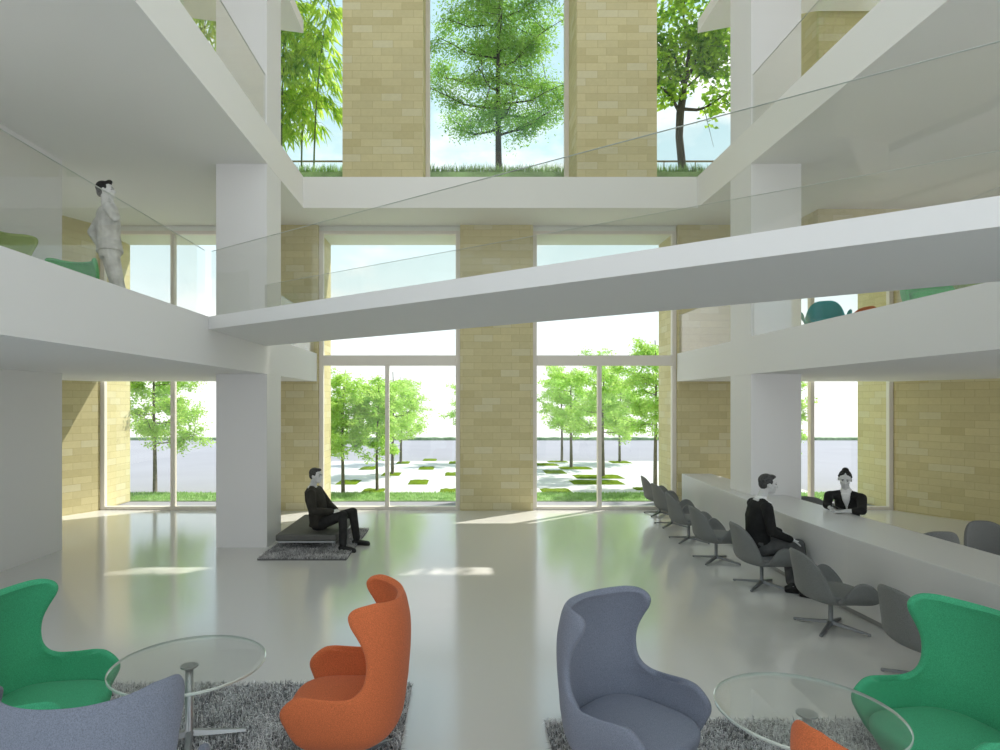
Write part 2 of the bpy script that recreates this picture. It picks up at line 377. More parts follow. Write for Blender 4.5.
# ================================================================== SHELL CHAIRS
def cr(a, b, c, d, t):
    return .5*((2*b)+(c-a)*t+(2*a-5*b+4*c-d)*t*t+(3*b-a-3*c+d)*t**3)
def shell_mesh(name, rows, sub=3, cols=28, flare=.0, thick=.045):
    """rows: (z at spine, dz at rim, forward reach of rim, half width, spine y, arc depth)"""
    R = []
    k = len(rows)
    for i in range(k-1):
        for j in range(sub):
            t = j/sub
            p = [rows[max(i-1,0)], rows[i], rows[i+1], rows[min(i+2,k-1)]]
            R.append([cr(*[q[m] for q in p], t) for m in range(6)])
    R.append(list(rows[-1]))
    vs = []; fs = []
    for z0, dz, fwd, a, yb, b in R:
        # arc length table of the half U
        if fwd <= b: ph = math.acos(max(-1, min(1, 1-fwd/b))); st = 0
        else: ph = PI/2; st = fwd-b
        arc = []; N = 24
        pts = []
        for i in range(N+1):
            f = ph*i/N; pts.append((a*math.sin(f), b*(1-math.cos(f))))
        if st > 0:
            for i in range(1, 9):
                u = i/8; w = st*u
                pts.append((a+flare*w*1.0-.12*max(0, u-.55)*st, b+w))
        L = [0]
        for i in range(1, len(pts)): L.append(L[-1]+math.dist(pts[i], pts[i-1]))
        def at(s):
            d = s*L[-1]
            for i in range(1, len(L)):
                if d <= L[i]+1e-9:
                    t = (d-L[i-1])/max(1e-9, L[i]-L[i-1]); return (pts[i-1][0]+(pts[i][0]-pts[i-1][0])*t, pts[i-1][1]+(pts[i][1]-pts[i-1][1])*t)
            return pts[-1]
        for c in range(cols+1):
            s = 2*c/cols-1; x, y = at(abs(s))
            vs.append((math.copysign(x, s) if s else 0, yb+y, z0+dz*abs(s)**2.2))
    for r in range(len(R)-1):
        for c in range(cols):
            i = r*(cols+1)+c; fs.append((i, i+1, i+cols+2, i+cols+1))
    # close the underside
    fs.append(tuple(range(cols+1))[::-1])
    me = bpy.data.meshes.new(name); me.from_pydata(vs, [], fs)
    bm = bmesh.new(); bm.from_mesh(me); bmesh.ops.recalc_face_normals(bm, faces=bm.faces)
    # make the normals look outward (spine faces look -y)
    f0 = min(bm.faces, key=lambda f: (f.calc_center_median()-Vector((0, -.4, .6))).length)
    if f0.normal.y > 0: bmesh.ops.reverse_faces(bm, faces=bm.faces)
    bm.to_mesh(me); bm.free()
    return me
def shell_obj(name, me, mat, parent, thick):
    o = link(name, me, mat, parent, True)
    s = o.modifiers.new('thickness', 'SOLIDIFY'); s.thickness = thick; s.offset = -1; s.use_even_offset = False
    q = o.modifiers.new('round', 'SUBSURF'); q.levels = 1; q.render_levels = 1
    return o
EGG = [(.170, 0, .22, .12, -.12, .11), (.185, 0, .36, .22, -.19, .17), (.235, 0, .50, .30, -.26, .23), (.30, .0, .585, .345, -.30, .26),
       (.37, .01, .64, .368, -.318, .27), (.43, .015, .675, .38, -.327, .28), (.475, .03, .66, .385, -.332, .28), (.505, .065, .575, .385, -.336, .28),
       (.535, .025, .45, .38, -.34, .28), (.575, -.02, .335, .375, -.343, .27), (.625, -.045, .26, .37, -.347, .26), (.69, -.06, .225, .365, -.352, .25),
       (.76, -.055, .215, .362, -.355, .24), (.83, -.04, .225, .362, -.355, .24), (.89, -.02, .26, .362, -.35, .245), (.94, -.0, .295, .36, -.34, .25),
       (.985, .01, .30, .355, -.33, .25), (1.01, .025, .265, .345, -.32, .24), (1.028, .028, .20, .33, -.312, .23), (1.036, .022, .13, .30, -.308, .22)]
def interp(tab, x):
    if x <= tab[0][0]: return tab[0][1]
    for i in range(len(tab)-1):
        if x <= tab[i+1][0]:
            t = (x-tab[i][0])/(tab[i+1][0]-tab[i][0])
            return cr(tab[max(i-1,0)][1], tab[i][1], tab[i+1][1], tab[min(i+2,len(tab)-1)][1], t)
    return tab[-1][1]
def swan_mesh():
    H = [(0, .768), (.10, .762), (.19, .735), (.26, .68), (.31, .60), (.345, .50), (.37, .39), (.395, .335), (.42, .325), (.45, .345), (.49, .43), (.54, .50), (.60, .53), (.67, .515), (.74, .45), (.79, .375), (.825, .32), (.845, .292)]
    K = [(.262, .28), (.272, .5), (.295, .76), (.33, .91), (.38, .99), (.42, 1.0), (.8, 1.0)]
    a, b = .325, .23
    arc = [(a*math.sin(PI/2*i/40), b*(1-math.cos(PI/2*i/40))) for i in range(41)]
    L = [0]
    for i in range(1, 41): L.append(L[-1]+math.dist(arc[i], arc[i-1]))
    def path(u):
        if u >= L[-1]: return (a, b+u-L[-1])
        for i in range(1, 41):
            if u <= L[i]:
                t = (u-L[i-1])/(L[i]-L[i-1]); return (arc[i-1][0]+(arc[i][0]-arc[i-1][0])*t, arc[i-1][1]+(arc[i][1]-arc[i-1][1])*t)
    C = 44; RW = 14; U = .845
    vs = []; fs = []
    for c in range(-C, C+1):
        u = abs(c)/C*U; h = interp(H, u); x, y = path(u); sg = -1 if c < 0 else 1
        for r in range(RW+1):
            t = (r/RW)**1.25; z = .262+(h-.262)*t; k = interp(K, z)
            px_, py_ = x*k, (y-.30)*k
            q = max(0, min(1, (z-.42)/.34))
            if u < .42: py_ -= .065*q; px_ *= (1-.10*q*(1 if u > .2 else u/.2))
            f = max(0, (u-.44)/.4)*max(0, (z-.33)/.2)
            px_ += .085*min(1, f*1.3)
            vs.append((sg*px_, py_, z))
    n_ = RW+1
    for c in range(2*C):
        for r in range(RW):
            i = c*n_+r; fs.append((i, i+n_, i+n_+1, i+1))
    fs.append(tuple(c*n_ for c in range(2*C+1))[::-1])
    me = bpy.data.meshes.new('shell'); me.from_pydata(vs, [], fs)
    bm = bmesh.new(); bm.from_mesh(me); bmesh.ops.recalc_face_normals(bm, faces=bm.faces)
    f0 = min(bm.faces, key=lambda f: (f.calc_center_median()-Vector((0, -.36, .6))).length)
    if f0.normal.y > 0: bmesh.ops.reverse_faces(bm, faces=bm.faces)
    bm.to_mesh(me); bm.free(); return me
egg_me = shell_mesh('shell', EGG)
swan_me = swan_mesh()
def cushion_mesh(a, y0, y1, z0, z1, bottom=.7, n=4.0, seg=40, crown=.02):
    vs = []; fs = []; rings = [(bottom, z0), (bottom+.12*(1-bottom)/.3, z0+.012), (.93, z0+(z1-z0)*.45), (1.0, z0+(z1-z0)*.72), (.985, z0+(z1-z0)*.90), (.93, z1-.004), (.80, z1+crown*.3), (.5, z1+crown*.8), (.15, z1+crown)]
    cy = (y0+y1)/2; b = (y1-y0)/2
    for s, z in rings:
        for j in range(seg):
            q = 2*PI*j/seg; c = math.cos(q); t = math.sin(q)
            vs.append((a*s*math.copysign(abs(c)**(2/n), c), cy+b*s*math.copysign(abs(t)**(2/n), t), z))
    for i in range(len(rings)-1):
        for j in range(seg):
            j2 = (j+1)%seg; fs.append((i*seg+j, i*seg+j2, (i+1)*seg+j2, (i+1)*seg+j))
    fs.append(tuple(range(seg))[::-1]); k = (len(rings)-1)*seg; fs.append(tuple(range(k, k+seg)))
    me = bpy.data.meshes.new('seat_cushion'); me.from_pydata(vs, [], fs); return me
egg_seat = cushion_mesh(.325, -.27, .375, .195, .405, .62, 3.2)
swan_seat = cushion_mesh(.285, -.22, .30, .275, .385, .55, 2.8, crown=.012)
M['alu'] = plain('brushed_aluminium', (.42, .43, .44), .35, .8)
M['steel_grey'] = plain('satin_grey_metal', (.24, .25, .26), .4, .5)
def leg_mesh(r, h):
    m_ = MB()
    # flat tapered bar from hub outward and down to a foot
    pts = [(0, .075), (r*.35, .052), (r*.8, .028), (r, .018)]
    vs = []
    for i, (x, z) in enumerate(pts):
        w = [.026, .022, .017, .014][i]; t = [.03, .022, .014, .011][i]
        vs += [(x, -w, z-t), (x, w, z-t), (x, w*.6, z+.004), (x, -w*.6, z+.004)]
    fs = []
    for i in range(3):
        for j in range(4):
            j2 = (j+1)%4; fs.append((i*4+j, i*4+j2, i*4+j2+4, i*4+j+4))
    fs += [(3,2,1,0), (12,13,14,15)]
    m_.add(vs, fs); m_.lathe([(.012, 0), (.014, .004), (.014, .012), (.01, .014)], 12, (r-.012, 0, 0))
    me = m_.build('star_leg'); d = me.data; bpy.data.objects.remove(me); return d
leg_egg = leg_mesh(.34, .08); leg_swan = leg_mesh(.335, .08)
def col_mesh(h, r=.022):
    m_ = MB().lathe([(.034, .035), (.036, .045), (.032, .07), (r, .085), (r, h-.03), (r*1.6, h-.012), (.07, h), (.07, h+.004)], 20)
    o = m_.build('c'); d = o.data; bpy.data.objects.remove(o); d.polygons.foreach_set('use_smooth', [True]*len(d.polygons)); return d
col_egg = col_mesh(.19); col_swan = col_mesh(.28)
def chair(name, kind, loc, face, mat, label, group=None, cat='chair', base=None, star=PI/4):
    """face: direction (radians) the sitter looks, measured from +X"""
    rz = face-PI/2
    root = empty(name, loc, rz); tag(root, label, cat, group)
    me = (egg_me if kind == 'egg' else swan_me).copy(); me.materials.clear()
    shell_obj('shell', me, mat, root, .042 if kind == 'egg' else .032)
    cm = (egg_seat if kind == 'egg' else swan_seat).copy(); cm.materials.clear()
    c = link('seat_cushion', cm, mat, root, True); q = c.modifiers.new('r', 'SUBSURF'); q.levels = 1; q.render_levels = 1
    bm_ = base or M['steel_grey']
    cm = (col_egg if kind == 'egg' else col_swan).copy(); cm.materials.clear(); link('column', cm, bm_, root)
    for k in range(4):
        lm = (leg_egg if kind == 'egg' else leg_swan).copy(); lm.materials.clear()
        l = link('leg', lm, bm_, root); l.rotation_euler = (0, 0, star+k*PI/2-rz)
    return root
M['green'] = fabric('green_wool', (.075, .45, .23))
M['orange'] = fabric('orange_wool', (.66, .17, .065))
M['bluegrey'] = fabric('blue_grey_wool', (.235, .255, .32))
M['grey'] = fabric('grey_wool', (.215, .22, .215))
M['teal'] = fabric('teal_wool', (.04, .40, .46))
M['lime'] = fabric('olive_green_wool', (.34, .44, .16))
M['leafgreen'] = fabric('leaf_green_wool', (.10, .50, .14))
R = math.radians
Z_ = .02
chair('egg_armchair', 'egg', (-2.53, 3.68, Z_), R(8), M['green'], 'green winged armchair at the left edge, facing the left glass table')
_c = chair('egg_armchair', 'egg', (-1.56, 2.64, Z_), R(98), M['bluegrey'], 'blue grey winged armchair with its back to us at the bottom left corner')
_c.scale = (1.06, 1.06, 1.0)
chair('egg_armchair', 'egg', (-.665, 3.76, Z_), R(180), M['orange'], 'orange winged armchair seen from behind, right of the left glass table')
chair('egg_armchair', 'egg', (.92, 3.50, Z_), R(-47), M['bluegrey'], 'blue grey winged armchair left of the right glass table')
chair('egg_armchair', 'egg', (2.67, 3.34, Z_), R(190), M['green'], 'green winged armchair at the right edge in front of the desk')
chair('egg_armchair', 'egg', (1.55, 2.19, Z_), R(70), M['orange'], 'orange winged armchair barely showing at the bottom edge')
# row of swan chairs along the desk
sw = [(3.89, 12.2, -4, 'in the row before the desk, farthest one by the window'), (3.757, 11.1, 3, 'in the row before the desk, second from the window'),
      (3.62, 9.9, -3, 'in the row before the desk, third from the window'), (3.54, 8.64, 2, 'in the row before the desk, directly behind the seated man'),
      (3.60, 7.45, 0, 'before the desk with the seated man on it'), (3.61, 6.07, -2, 'empty in front of the seated man, wing tip toward the desk'),
      (3.68, 4.86, 4, 'before the desk, half hidden behind the right green armchair')]
for x_, y_, a_, l_ in sw:
    chair('swan_chair', 'swan', (x_, y_, 0), R(a_), M['grey'], 'grey shell chair '+l_, 'grey shell chairs lined up before the desk')
for x_, y_, a_, l_ in [(5.56, 9.75, 45, 'behind the desk beside the right column, only its top showing'), (5.31, 8.52, 262, 'behind the desk, the woman sits on it'),
                  (5.40, 7.27, 85, 'behind the desk, only the rounded top of its back showing'), (6.28, 7.22, 262, 'behind the desk at the right edge, broad back showing')]:
    chair('swan_chair', 'swan', (x_, y_, 0), R(a_), M['grey'], 'grey shell chair '+l_, 'grey shell chairs behind the desk')
# gallery seats
chair('egg_armchair', 'egg', (-5.20, 7.32, F2+.003), R(0), M['lime'], 'olive green winged armchair on the left gallery by the wall')
chair('egg_armchair', 'egg', (-5.54, 8.70, F2+.003), R(270), M['leafgreen'], 'green armchair on the left gallery beside the standing man')
chair('swan_chair', 'swan', (6.15, 10.5, F2+.003), R(241), M['teal'], 'teal shell chair on the right gallery by the window')
chair('swan_chair', 'swan', (7.16, 11.3, F2+.003), R(200), M['orange'], 'orange shell chair on the right gallery, right of the teal one')
chair('egg_armchair', 'egg', (6.12, 8.0, F2+.003), R(240), M['leafgreen'], 'green winged armchair on the right gallery behind the footbridge')
chair('egg_armchair', 'egg', (5.98, 6.85, F2+.003), R(180), M['lime'], 'olive green winged armchair at the far right of the right gallery')

# ================================================================== GLASS TABLES
M['table_glass'] = glass_mat('table_glass', (.955, .97, .96), .04)
M['table_edge'] = plain('polished_glass_edge', (.72, .78, .72), .06, .25, spec=1.0)
def table(loc, lab):
    root = empty('glass_table', loc); tag(root, lab, 'table')
    o = MB().lathe([(.461, 0), (.467, .004), (.467, .015), (.461, .019)], 96).build('glass_top', [M['table_glass'], M['table_edge']], root)
    o.location = (0, 0, .486)
    for p in o.data.polygons:
        if abs(p.normal.z) < .9: p.material_index = 1
    MB().lathe([(.052, .474), (.054, .478), (.054, .485), (.03, .4855)], 32).build('top_plate', M['alu'], root)
    MB().lathe([(.034, .03), (.034, .06), (.025, .075), (.025, .474)], 24).build('pole', M['alu'], root, smooth=True)
    for k in range(4):
        lm = leg_egg.copy(); lm.materials.clear(); l = link('leg', lm, M['alu'], root); l.rotation_euler = (0, 0, R(20)+k*PI/2)
    return root
table((-1.737, 3.95, .045), 'round glass table with steel pole between green and orange armchairs at left')
table((1.858, 3.34, .045), 'round glass table with steel pole between blue grey and green armchairs at right')

# ================================================================== SHAG RUGS
M['pile_a'] = plain('rug_pile_mid_grey', (.62, .61, .62), .9, spec=.1)
M['pile_b'] = plain('rug_pile_pale_grey', (.88, .87, .87), .9, spec=.1)
M['pile_c'] = plain('rug_pile_dark_grey', (.26, .26, .265), .9, spec=.1)
M['rug_base'] = plain('rug_backing', (.16, .16, .16), .95, spec=.05)
def rug(cx, cy, hx, hy, n_, ln, lab, rz=0, dark=0):
    root = empty('shag_rug', (cx, cy, 0), rz); tag(root, lab, 'rug')
    MB().box(-hx, hx, -hy, hy, .001, .016).build('backing', M['rug_base'], root)
    rnd = random.Random(int(cx*100)+5)
    vs = []; fs = []; mi = []
    for i in range(n_):
        x = rnd.uniform(-hx, hx); y = rnd.uniform(-hy, hy); a = rnd.uniform(0, 2*PI); t = rnd.uniform(.25, 1.15); l = ln*rnd.uniform(.6, 1.15)
        dx = math.cos(a); dy = math.sin(a); w = .0028
        wx, wy = -dy*w, dx*w
        m1 = (x+dx*l*.35*t, y+dy*l*.35*t, .014+l*.55); m2 = (x+dx*l*.95*t, y+dy*l*.95*t, .014+l*max(.25, .95-.45*t))
        k = len(vs)
        vs += [(x-wx, y-wy, .012), (x+wx, y+wy, .012), (m1[0]+wx, m1[1]+wy, m1[2]), (m1[0]-wx, m1[1]-wy, m1[2]), m2]
        fs += [(k, k+1, k+2, k+3), (k+3, k+2, k+4)]
        c = pnoise(Vector((x*5+cx, y*5, 0)))*.5+rnd.random()-dark
        q = 1 if c > .72 else (2 if c < .26 else 0)
        mi += [q, q]
    me = bpy.data.meshes.new('pile'); me.from_pydata(vs, [], fs); me.polygons.foreach_set('material_index', mi)
    o = link('pile', me, [M['pile_a'], M['pile_b'], M['pile_c']], root); tag(o, kind='stuff')
    return root
rug(-1.72, 3.93, 1.33, .86, 42000, .060, 'grey shag rug under the left glass table')
rug(1.87, 3.37, 1.30, .87, 42000, .060, 'grey shag rug under the right glass table')
rug(-2.24, 9.72, .62, 1.06, 22000, .045, 'dark grey shag rug under the low bench by the column', dark=.08)

# ================================================================== LOW BENCH
M['bench'] = plain('dark_grey_leather', (.115, .115, .105), .6, var=.08, scale=12)
bench = empty('low_bench', (-2.31, 10.0, 0)); tag(bench, 'low dark grey padded bench on thin steel legs beside the left column', 'bench')
MB().box(-.45, .45, -.83, .86, .155, .25).build('pad', M['bench'], bench, bevel=.02)
MB().box(-.43, .43, -.81, .84, .125, .153).build('frame', M['alu'], bench, bevel=.004)
for a_, b_ in ((-.38, -.76), (.38, -.76), (-.38, .79), (.38, .79)):
    MB().tube([(a_, b_, .0), (a_, b_, .126)], .012, 10).build('leg', M['alu'], bench)

# ================================================================== OUTDOORS
M['pave'] = plain('white_paving', (.62, .62, .65), .9, spec=.1, var=.03, scale=.6)
M['road'] = plain('pale_asphalt', (.31, .31, .35), .9, spec=.1, var=.04, scale=.4)
M['curb'] = plain('curb_stone', (.30, .30, .34), .9)
M['turf'] = plain('turf', (.30, .46, .20), .95, spec=.05, var=.35, scale=3, bump=.8, bscale=45)
M['turf_bright'] = plain('bright_turf', (.13, .20, .012), .95, spec=.05, var=.25, scale=6, bump=.9, bscale=60)
M['blade'] = leaf_mat('grass_blade', (.24, .42, .12), (.48, .66, .30), .5)
M['soil'] = plain('soil', (.10, .08, .05), .95, var=.3, scale=9)
M['bark'] = plain('grey_bark', (.16, .145, .115), .9, var=.3, scale=14, bump=.5, bscale=30)
M['bark_dark'] = plain('dark_bark', (.055, .048, .035), .9, var=.3, scale=14, bump=.5, bscale=30)
M['leaf'] = leaf_mat('fresh_leaf', (.44, .66, .12), (.68, .90, .34), .55)
M['leaf_mid'] = leaf_mat('mid_green_leaf', (.22, .46, .06), (.52, .78, .18), .55)
M['leaf_maple'] = leaf_mat('broad_leaf', (.12, .32, .03), (.66, .90, .10), .6)
M['leaf_bamboo'] = leaf_mat('bamboo_leaf', (.24, .48, .04), (.74, .90, .14), .6)
M['culm'] = plain('bamboo_culm', (.10, .16, .03), .6)
struct(MB().box(-40, 45, 13.3, 37.2, -.3, -.012).build('ground_road', M['road']), 'pale road and ground outside', 'ground')
struct(MB().prism([(-4.4, 15.1), (8.6, 15.1), (9.4, 23.5), (-4.9, 23.5)], -.012, .0).build('ground_plaza', M['pave']), 'white paved plaza outside the windows', 'plaza')
def blades(name, parent, areas, n_, h, mats, seed, w=.006, z=0, lean=.5):
    rnd = random.Random(seed); vs = []; fs = []
    tot = sum((x1-x0)*(y1-y0) for x0, x1, y0, y1 in areas)
    for x0, x1, y0, y1 in areas:
        for i in range(int(n_*(x1-x0)*(y1-y0)/tot)):
            x = rnd.uniform(x0, x1); y = rnd.uniform(y0, y1); a = rnd.uniform(0, 2*PI); l = h*rnd.uniform(.45, 1.2); t = rnd.uniform(0, lean)
            dx, dy = math.cos(a), math.sin(a); k = len(vs)
            vs += [(x-dy*w, y+dx*w, z), (x+dy*w, y-dx*w, z), (x+dx*l*t*.4+dy*w*.7, y+dy*l*t*.4-dx*w*.7, z+l*.6), (x+dx*l*t*.4-dy*w*.7, y+dy*l*t*.4+dx*w*.7, z+l*.6), (x+dx*l*t, y+dy*l*t, z+l)]
            fs += [(k, k+1, k+2, k+3), (k+3, k+2, k+4)]
    me = bpy.data.meshes.new(name); me.from_pydata(vs, [], fs)
    return link(name, me, mats, parent)
lawn = struct(MB().box(-14, 16, 13.92, 15.1, -.012, .012).build('ground_lawn', M['turf']), 'green lawn strip along the outside of the windows', 'lawn')
g = blades('grass', None, [(-8.5, -4.3, 13.95, 15.08), (-3.3, 1.5, 13.95, 15.08), (1.5, 5.4, 13.95, 15.08), (6, 10.5, 13.95, 15.08)], 26000, .055, M['blade'], 3, z=.01, w=.007)
tag(g, 'short grass growing on the lawn strip outside the windows', 'grass', kind='stuff')
# square grass beds on the plaza
beds = [(-2.49, -1.94, 15.0, 15.9), (-.55, .05, 15.0, 15.9), (-3.44, -2.85, 16.7, 17.7), (-1.47, -.94, 16.7, 17.7), (-2.46, -1.90, 18.7, 19.6), (-.52, .05, 18.7, 19.6),
        (-3.42, -2.90, 20.4, 21.4), (-1.45, -.94, 20.4, 21.4), (-2.40, -1.93, 22.4, 23.3), (-.48, .02, 22.4, 23.3), (-1.5, -.98, 23.5, 24.4),
        (1.98, 2.72, 15.12, 15.9), (3.02, 4.42, 16.7, 17.65), (3.35, 4.75, 18.0, 18.95), (2.62, 3.28, 19.25, 20.3), (2.50, 3.42, 21.7, 22.5), (3.28, 4.35, 20.5, 21.3), (3.2, 3.95, 22.9, 23.45), (5.5, 6.25, 22.6, 23.45), (4.40, 4.70, 15.6, 16.1)]
for i, (x0, x1, y0, y1) in enumerate(beds):
    m_ = MB(); cx, cy = (x0+x1)/2, (y0+y1)/2; nx, ny = 8, 10
    vs = []; rnd = random.Random(i)
    for a in range(nx+1):
        for b_ in range(ny+1):
            ed = a in (0, nx) or b_ in (0, ny)
            vs.append((x0-cx+(x1-x0)*a/nx, y0-cy+(y1-y0)*b_/ny, .0 if ed else .022+rnd.uniform(-.008, .008)))
    fs = [(a*(ny+1)+b_, (a+1)*(ny+1)+b_, (a+1)*(ny+1)+b_+1, a*(ny+1)+b_+1) for a in range(nx) for b_ in range(ny)]
    m_.add(vs, fs); o = m_.build('grass_bed', M['turf_bright']); o.location = (cx, cy, .002)
    where = 'through the centre left window' if x1 < 1 else 'through the centre right window'
    rows_ = sorted(set(round(b_[2], 1) for b_ in beds if (b_[1] < 1) == (x1 < 1)))
    words = ['nearest', 'second', 'third', 'fourth', 'fifth', 'sixth', 'seventh', 'eighth', 'ninth', 'tenth']
    ri = rows_.index(round(y0, 1)); same = sorted([b_ for b_ in beds if (b_[1] < 1) == (x1 < 1) and round(b_[2], 1) == round(y0, 1)])
    side = '' if len(same) == 1 else (', left one' if same[0] == (x0, x1, y0, y1) else ', right one')
    tag(o, 'square grass bed %s, %s row out%s' % (where, words[ri], side), 'grass bed', 'square grass beds on the white plaza')
# distant hedge
m_ = MB(); rnd = random.Random(4); vs = []; N = 420
for i in range(N+1):
    x = -34+i*74/N; h = .17+pnoise(Vector((x*2.1, 0, 0)))*.06
    vs += [(x, 36.7, -.01), (x, 36.72, h*.8), (x, 36.85, h), (x, 37.0, h*.8), (x, 37.05, -.01)]
m_.add(vs, [(i*5+j, i*5+j+1, i*5+j+6, i*5+j+5) for i in range(N) for j in range(4)])
tag(m_.build('hedge', plain('hedge_green', (.22, .32, .18), .95, var=.3, scale=6)), 'low green hedge line along the far edge of the road', 'hedge')

def leaf_faces(vs, fs, p, size, rnd, droop=.3, aspect=.42, dirv=None):
    d = Vector((rnd.gauss(0, 1), rnd.gauss(0, 1), rnd.gauss(0, .6)-droop)).normalized() if dirv is None else dirv
    u = Vector((rnd.gauss(0, 1), rnd.gauss(0, 1), rnd.gauss(0, 1)+.6)); w = d.cross(u).normalized()*size*aspect; n_ = d.cross(w).normalized()*size*.12
    k = len(vs)
    vs += [p, p+d*size*.45+w*.5+n_, p+d*size, p+d*size*.45-w*.5+n_]
    fs.append((k, k+1, k+2, k+3))
def tree(name, loc, H, crown, nleaf, leaf, mats, label, group, seed, trunk_r=.05, nmain=13, start=.22, rough=1.0, wob=.04):
    """crown = (rx, ry, z0, z1) relative to the base, ellipsoid-like crown with loose layered foliage"""
    rnd = random.Random(seed); rx, ry, z0, z1 = crown
    root = empty(name, loc); tag(root, label, 'tree', group)
    T = MB(); tr = []
    for i in range(9):
        t = i/8; tr.append(Vector((math.sin(t*4+seed)*wob*t, math.cos(t*3+seed)*wob*t, H*.96*t)))
    T.tube(tr, [trunk_r*(1-.86*(i/8)**.9)+.004 for i in range(9)], 8)
    tips = []
    def tp(h): 
        t = max(0, min(.999, h/(H*.96)))*8; i = int(t); return tr[i].lerp(tr[i+1], t-i)
    for b in range(nmain):
        f = start+(1-start)*(b+rnd.random()*.6)/nmain; h = z0*.75+(z1-z0*.75)*f*.82
        base = tp(min(h, H*.93)); a = b*2.4+rnd.uniform(-.3, .3)
        zz = (h-z0)/(z1-z0); env = math.sqrt(max(.05, 1-((zz*1.15-.38)/.82)**2)) if True else 1
        r_ = rnd.uniform(.72, .98)*env
        e_ = Vector((math.cos(a)*rx*r_, math.sin(a)*ry*r_, h+ (z1-z0)*rnd.uniform(.03, .13)))
        mid = base.lerp(e_, .5)+Vector((0, 0, -.03*(z1-z0)))
        pts = [base, base.lerp(mid, .5)+Vector((rnd.gauss(0, .02), rnd.gauss(0, .02), 0)), mid, mid.lerp(e_, .5)+Vector((0, 0, .02)), e_]
        r0 = trunk_r*.42*(1-.5*f)
        T.tube(pts, [r0, r0*.8, r0*.6, r0*.42, r0*.15], 6, cap=False)
        for s_ in range(7):
            q = rnd.uniform(.25, 1); i = min(3, int(q*4)); bp_ = pts[i].lerp(pts[i+1], q*4-i)
            off = Vector((rnd.gauss(0, .25)*rx, rnd.gauss(0, .25)*ry, rnd.gauss(.01, .07)*(z1-z0)))
            ep = bp_+off
            # keep inside the envelope
            T.tube([bp_, bp_.lerp(ep, .5)+Vector((0, 0, .02)), ep], [r0*.35, r0*.22, r0*.08], 4, cap=False)
            tips.append((bp_, ep))
    T.build('trunk', mats[0], root, smooth=True, fix=False)
    vs = []; fs = []
    per = nleaf//len(tips)
    for bp_, ep in tips:
        for i in range(per):
            q = rnd.random()**.6; p = bp_.lerp(ep, q)+Vector((rnd.gauss(0, .085)*rx, rnd.gauss(0, .085)*ry, rnd.gauss(0, .018)*(z1-z0)))*rough
            leaf_faces(vs, fs, p, leaf*rnd.uniform(.6, 1.2), rnd)
    me = bpy.data.meshes.new('foliage'); me.from_pydata(vs, [], fs); link('foliage', me, mats[1], root)
    return root
LG = [M['bark'], M['leaf']]
G1 = 'young trees outside the windows'
tr_spots = [((-7.60, 15.35, 0), 3.9, (1.3, .9, .75, 4.0), 'tree on the lawn outside the left outer window, full crown', 21, .055, 9000),
    ((-2.90, 15.12, 0), 3.05, (.80, .8, .55, 3.2), 'tree outside the centre left window, leftmost and nearest', 22, .045, 6500),
    ((-2.12, 15.5, 0), 2.75, (.62, .6, .75, 2.9), 'slim tree standing in the nearest bed, left of the centre left mullion', 23, .038, 4500),
    ((-2.14, 19.1, 0), 3.3, (1.02, .9, .75, 3.35), 'tree right of the centre left mullion, standing in the third row bed', 24, .05, 6500),
    ((-2.25, 22.8, 0), 3.3, (1.0, .9, .9, 3.3), 'smaller looking tree behind, farthest one in the centre left window', 25, .05, 4500),
    ((.42, 22.9, 0), 3.1, (1.05, .9, .75, 3.1), 'tree mostly hidden behind the middle pier at its left side', 26, .05, 4500),
    ((3.72, 23.1, 0), 3.6, (.95, .9, 1.0, 3.8), 'thin tree at the left in the centre right window, farther one', 27, .05, 4500),
    ((3.70, 21.0, 0), 3.45, (1.15, 1.0, 1.0, 3.6), 'tree at the left in the centre right window, nearer one', 28, .055, 7000),
    ((4.20, 18.45, 0), 3.7, (1.05, 1.0, .95, 3.85), 'tree just right of the mullion in the centre right window', 29, .055, 7000),
    ((5.85, 23.0, 0), 3.1, (1.1, 1.0, .9, 3.2), 'farther tree near the right jamb of the centre right window', 30, .05, 5000),
    ((5.05, 16.2, 0), 4.0, (1.15, 1.0, 1.1, 4.1), 'tallest tree, against the right jamb of the centre right window', 31, .055, 8000),
    ((8.30, 16.2, 0), 3.0, (.80, .8, .8, 3.3), 'tree outside the right outer window, mostly hidden by the column', 32, .05, 5000)]
for loc, H, cr_, lab, seed, r_, nl in tr_spots:
    tree('young_tree', loc, H, cr_, int(nl*1.6), .095, LG, lab, G1, seed, r_)

# upper planting ledge with grass
ZB = 6.98
struct(MB().box(-10.5, 12.5, 12.82, 14.3, 6.2, ZB).build('trim_planting_ledge', M['turf']), 'planted ledge outside the upper windows', 'planter')
g = blades('ledge_grass', None, [(-6.7, 6.3, 12.84, 13.1), (-6.7, 6.3, 12.84, 13.1), (-6.7, 6.3, 13.1, 14.25)], 26000, .20, M['blade'], 9, w=.006, z=ZB-.005, lean=.7)
tag(g, 'tufted grass growing along the ledge outside the upper windows', 'grass', kind='stuff')
tree('round_crown_tree', (.815, 13.75, ZB), 4.9, (1.70, .82, .98, 5.4), 42000, .072, [M['bark_dark'], M['leaf_mid']], 'green tree with a dark trunk in the middle of the upper window', None, 41, .078, nmain=24, start=.10, rough=1.15, wob=.05)

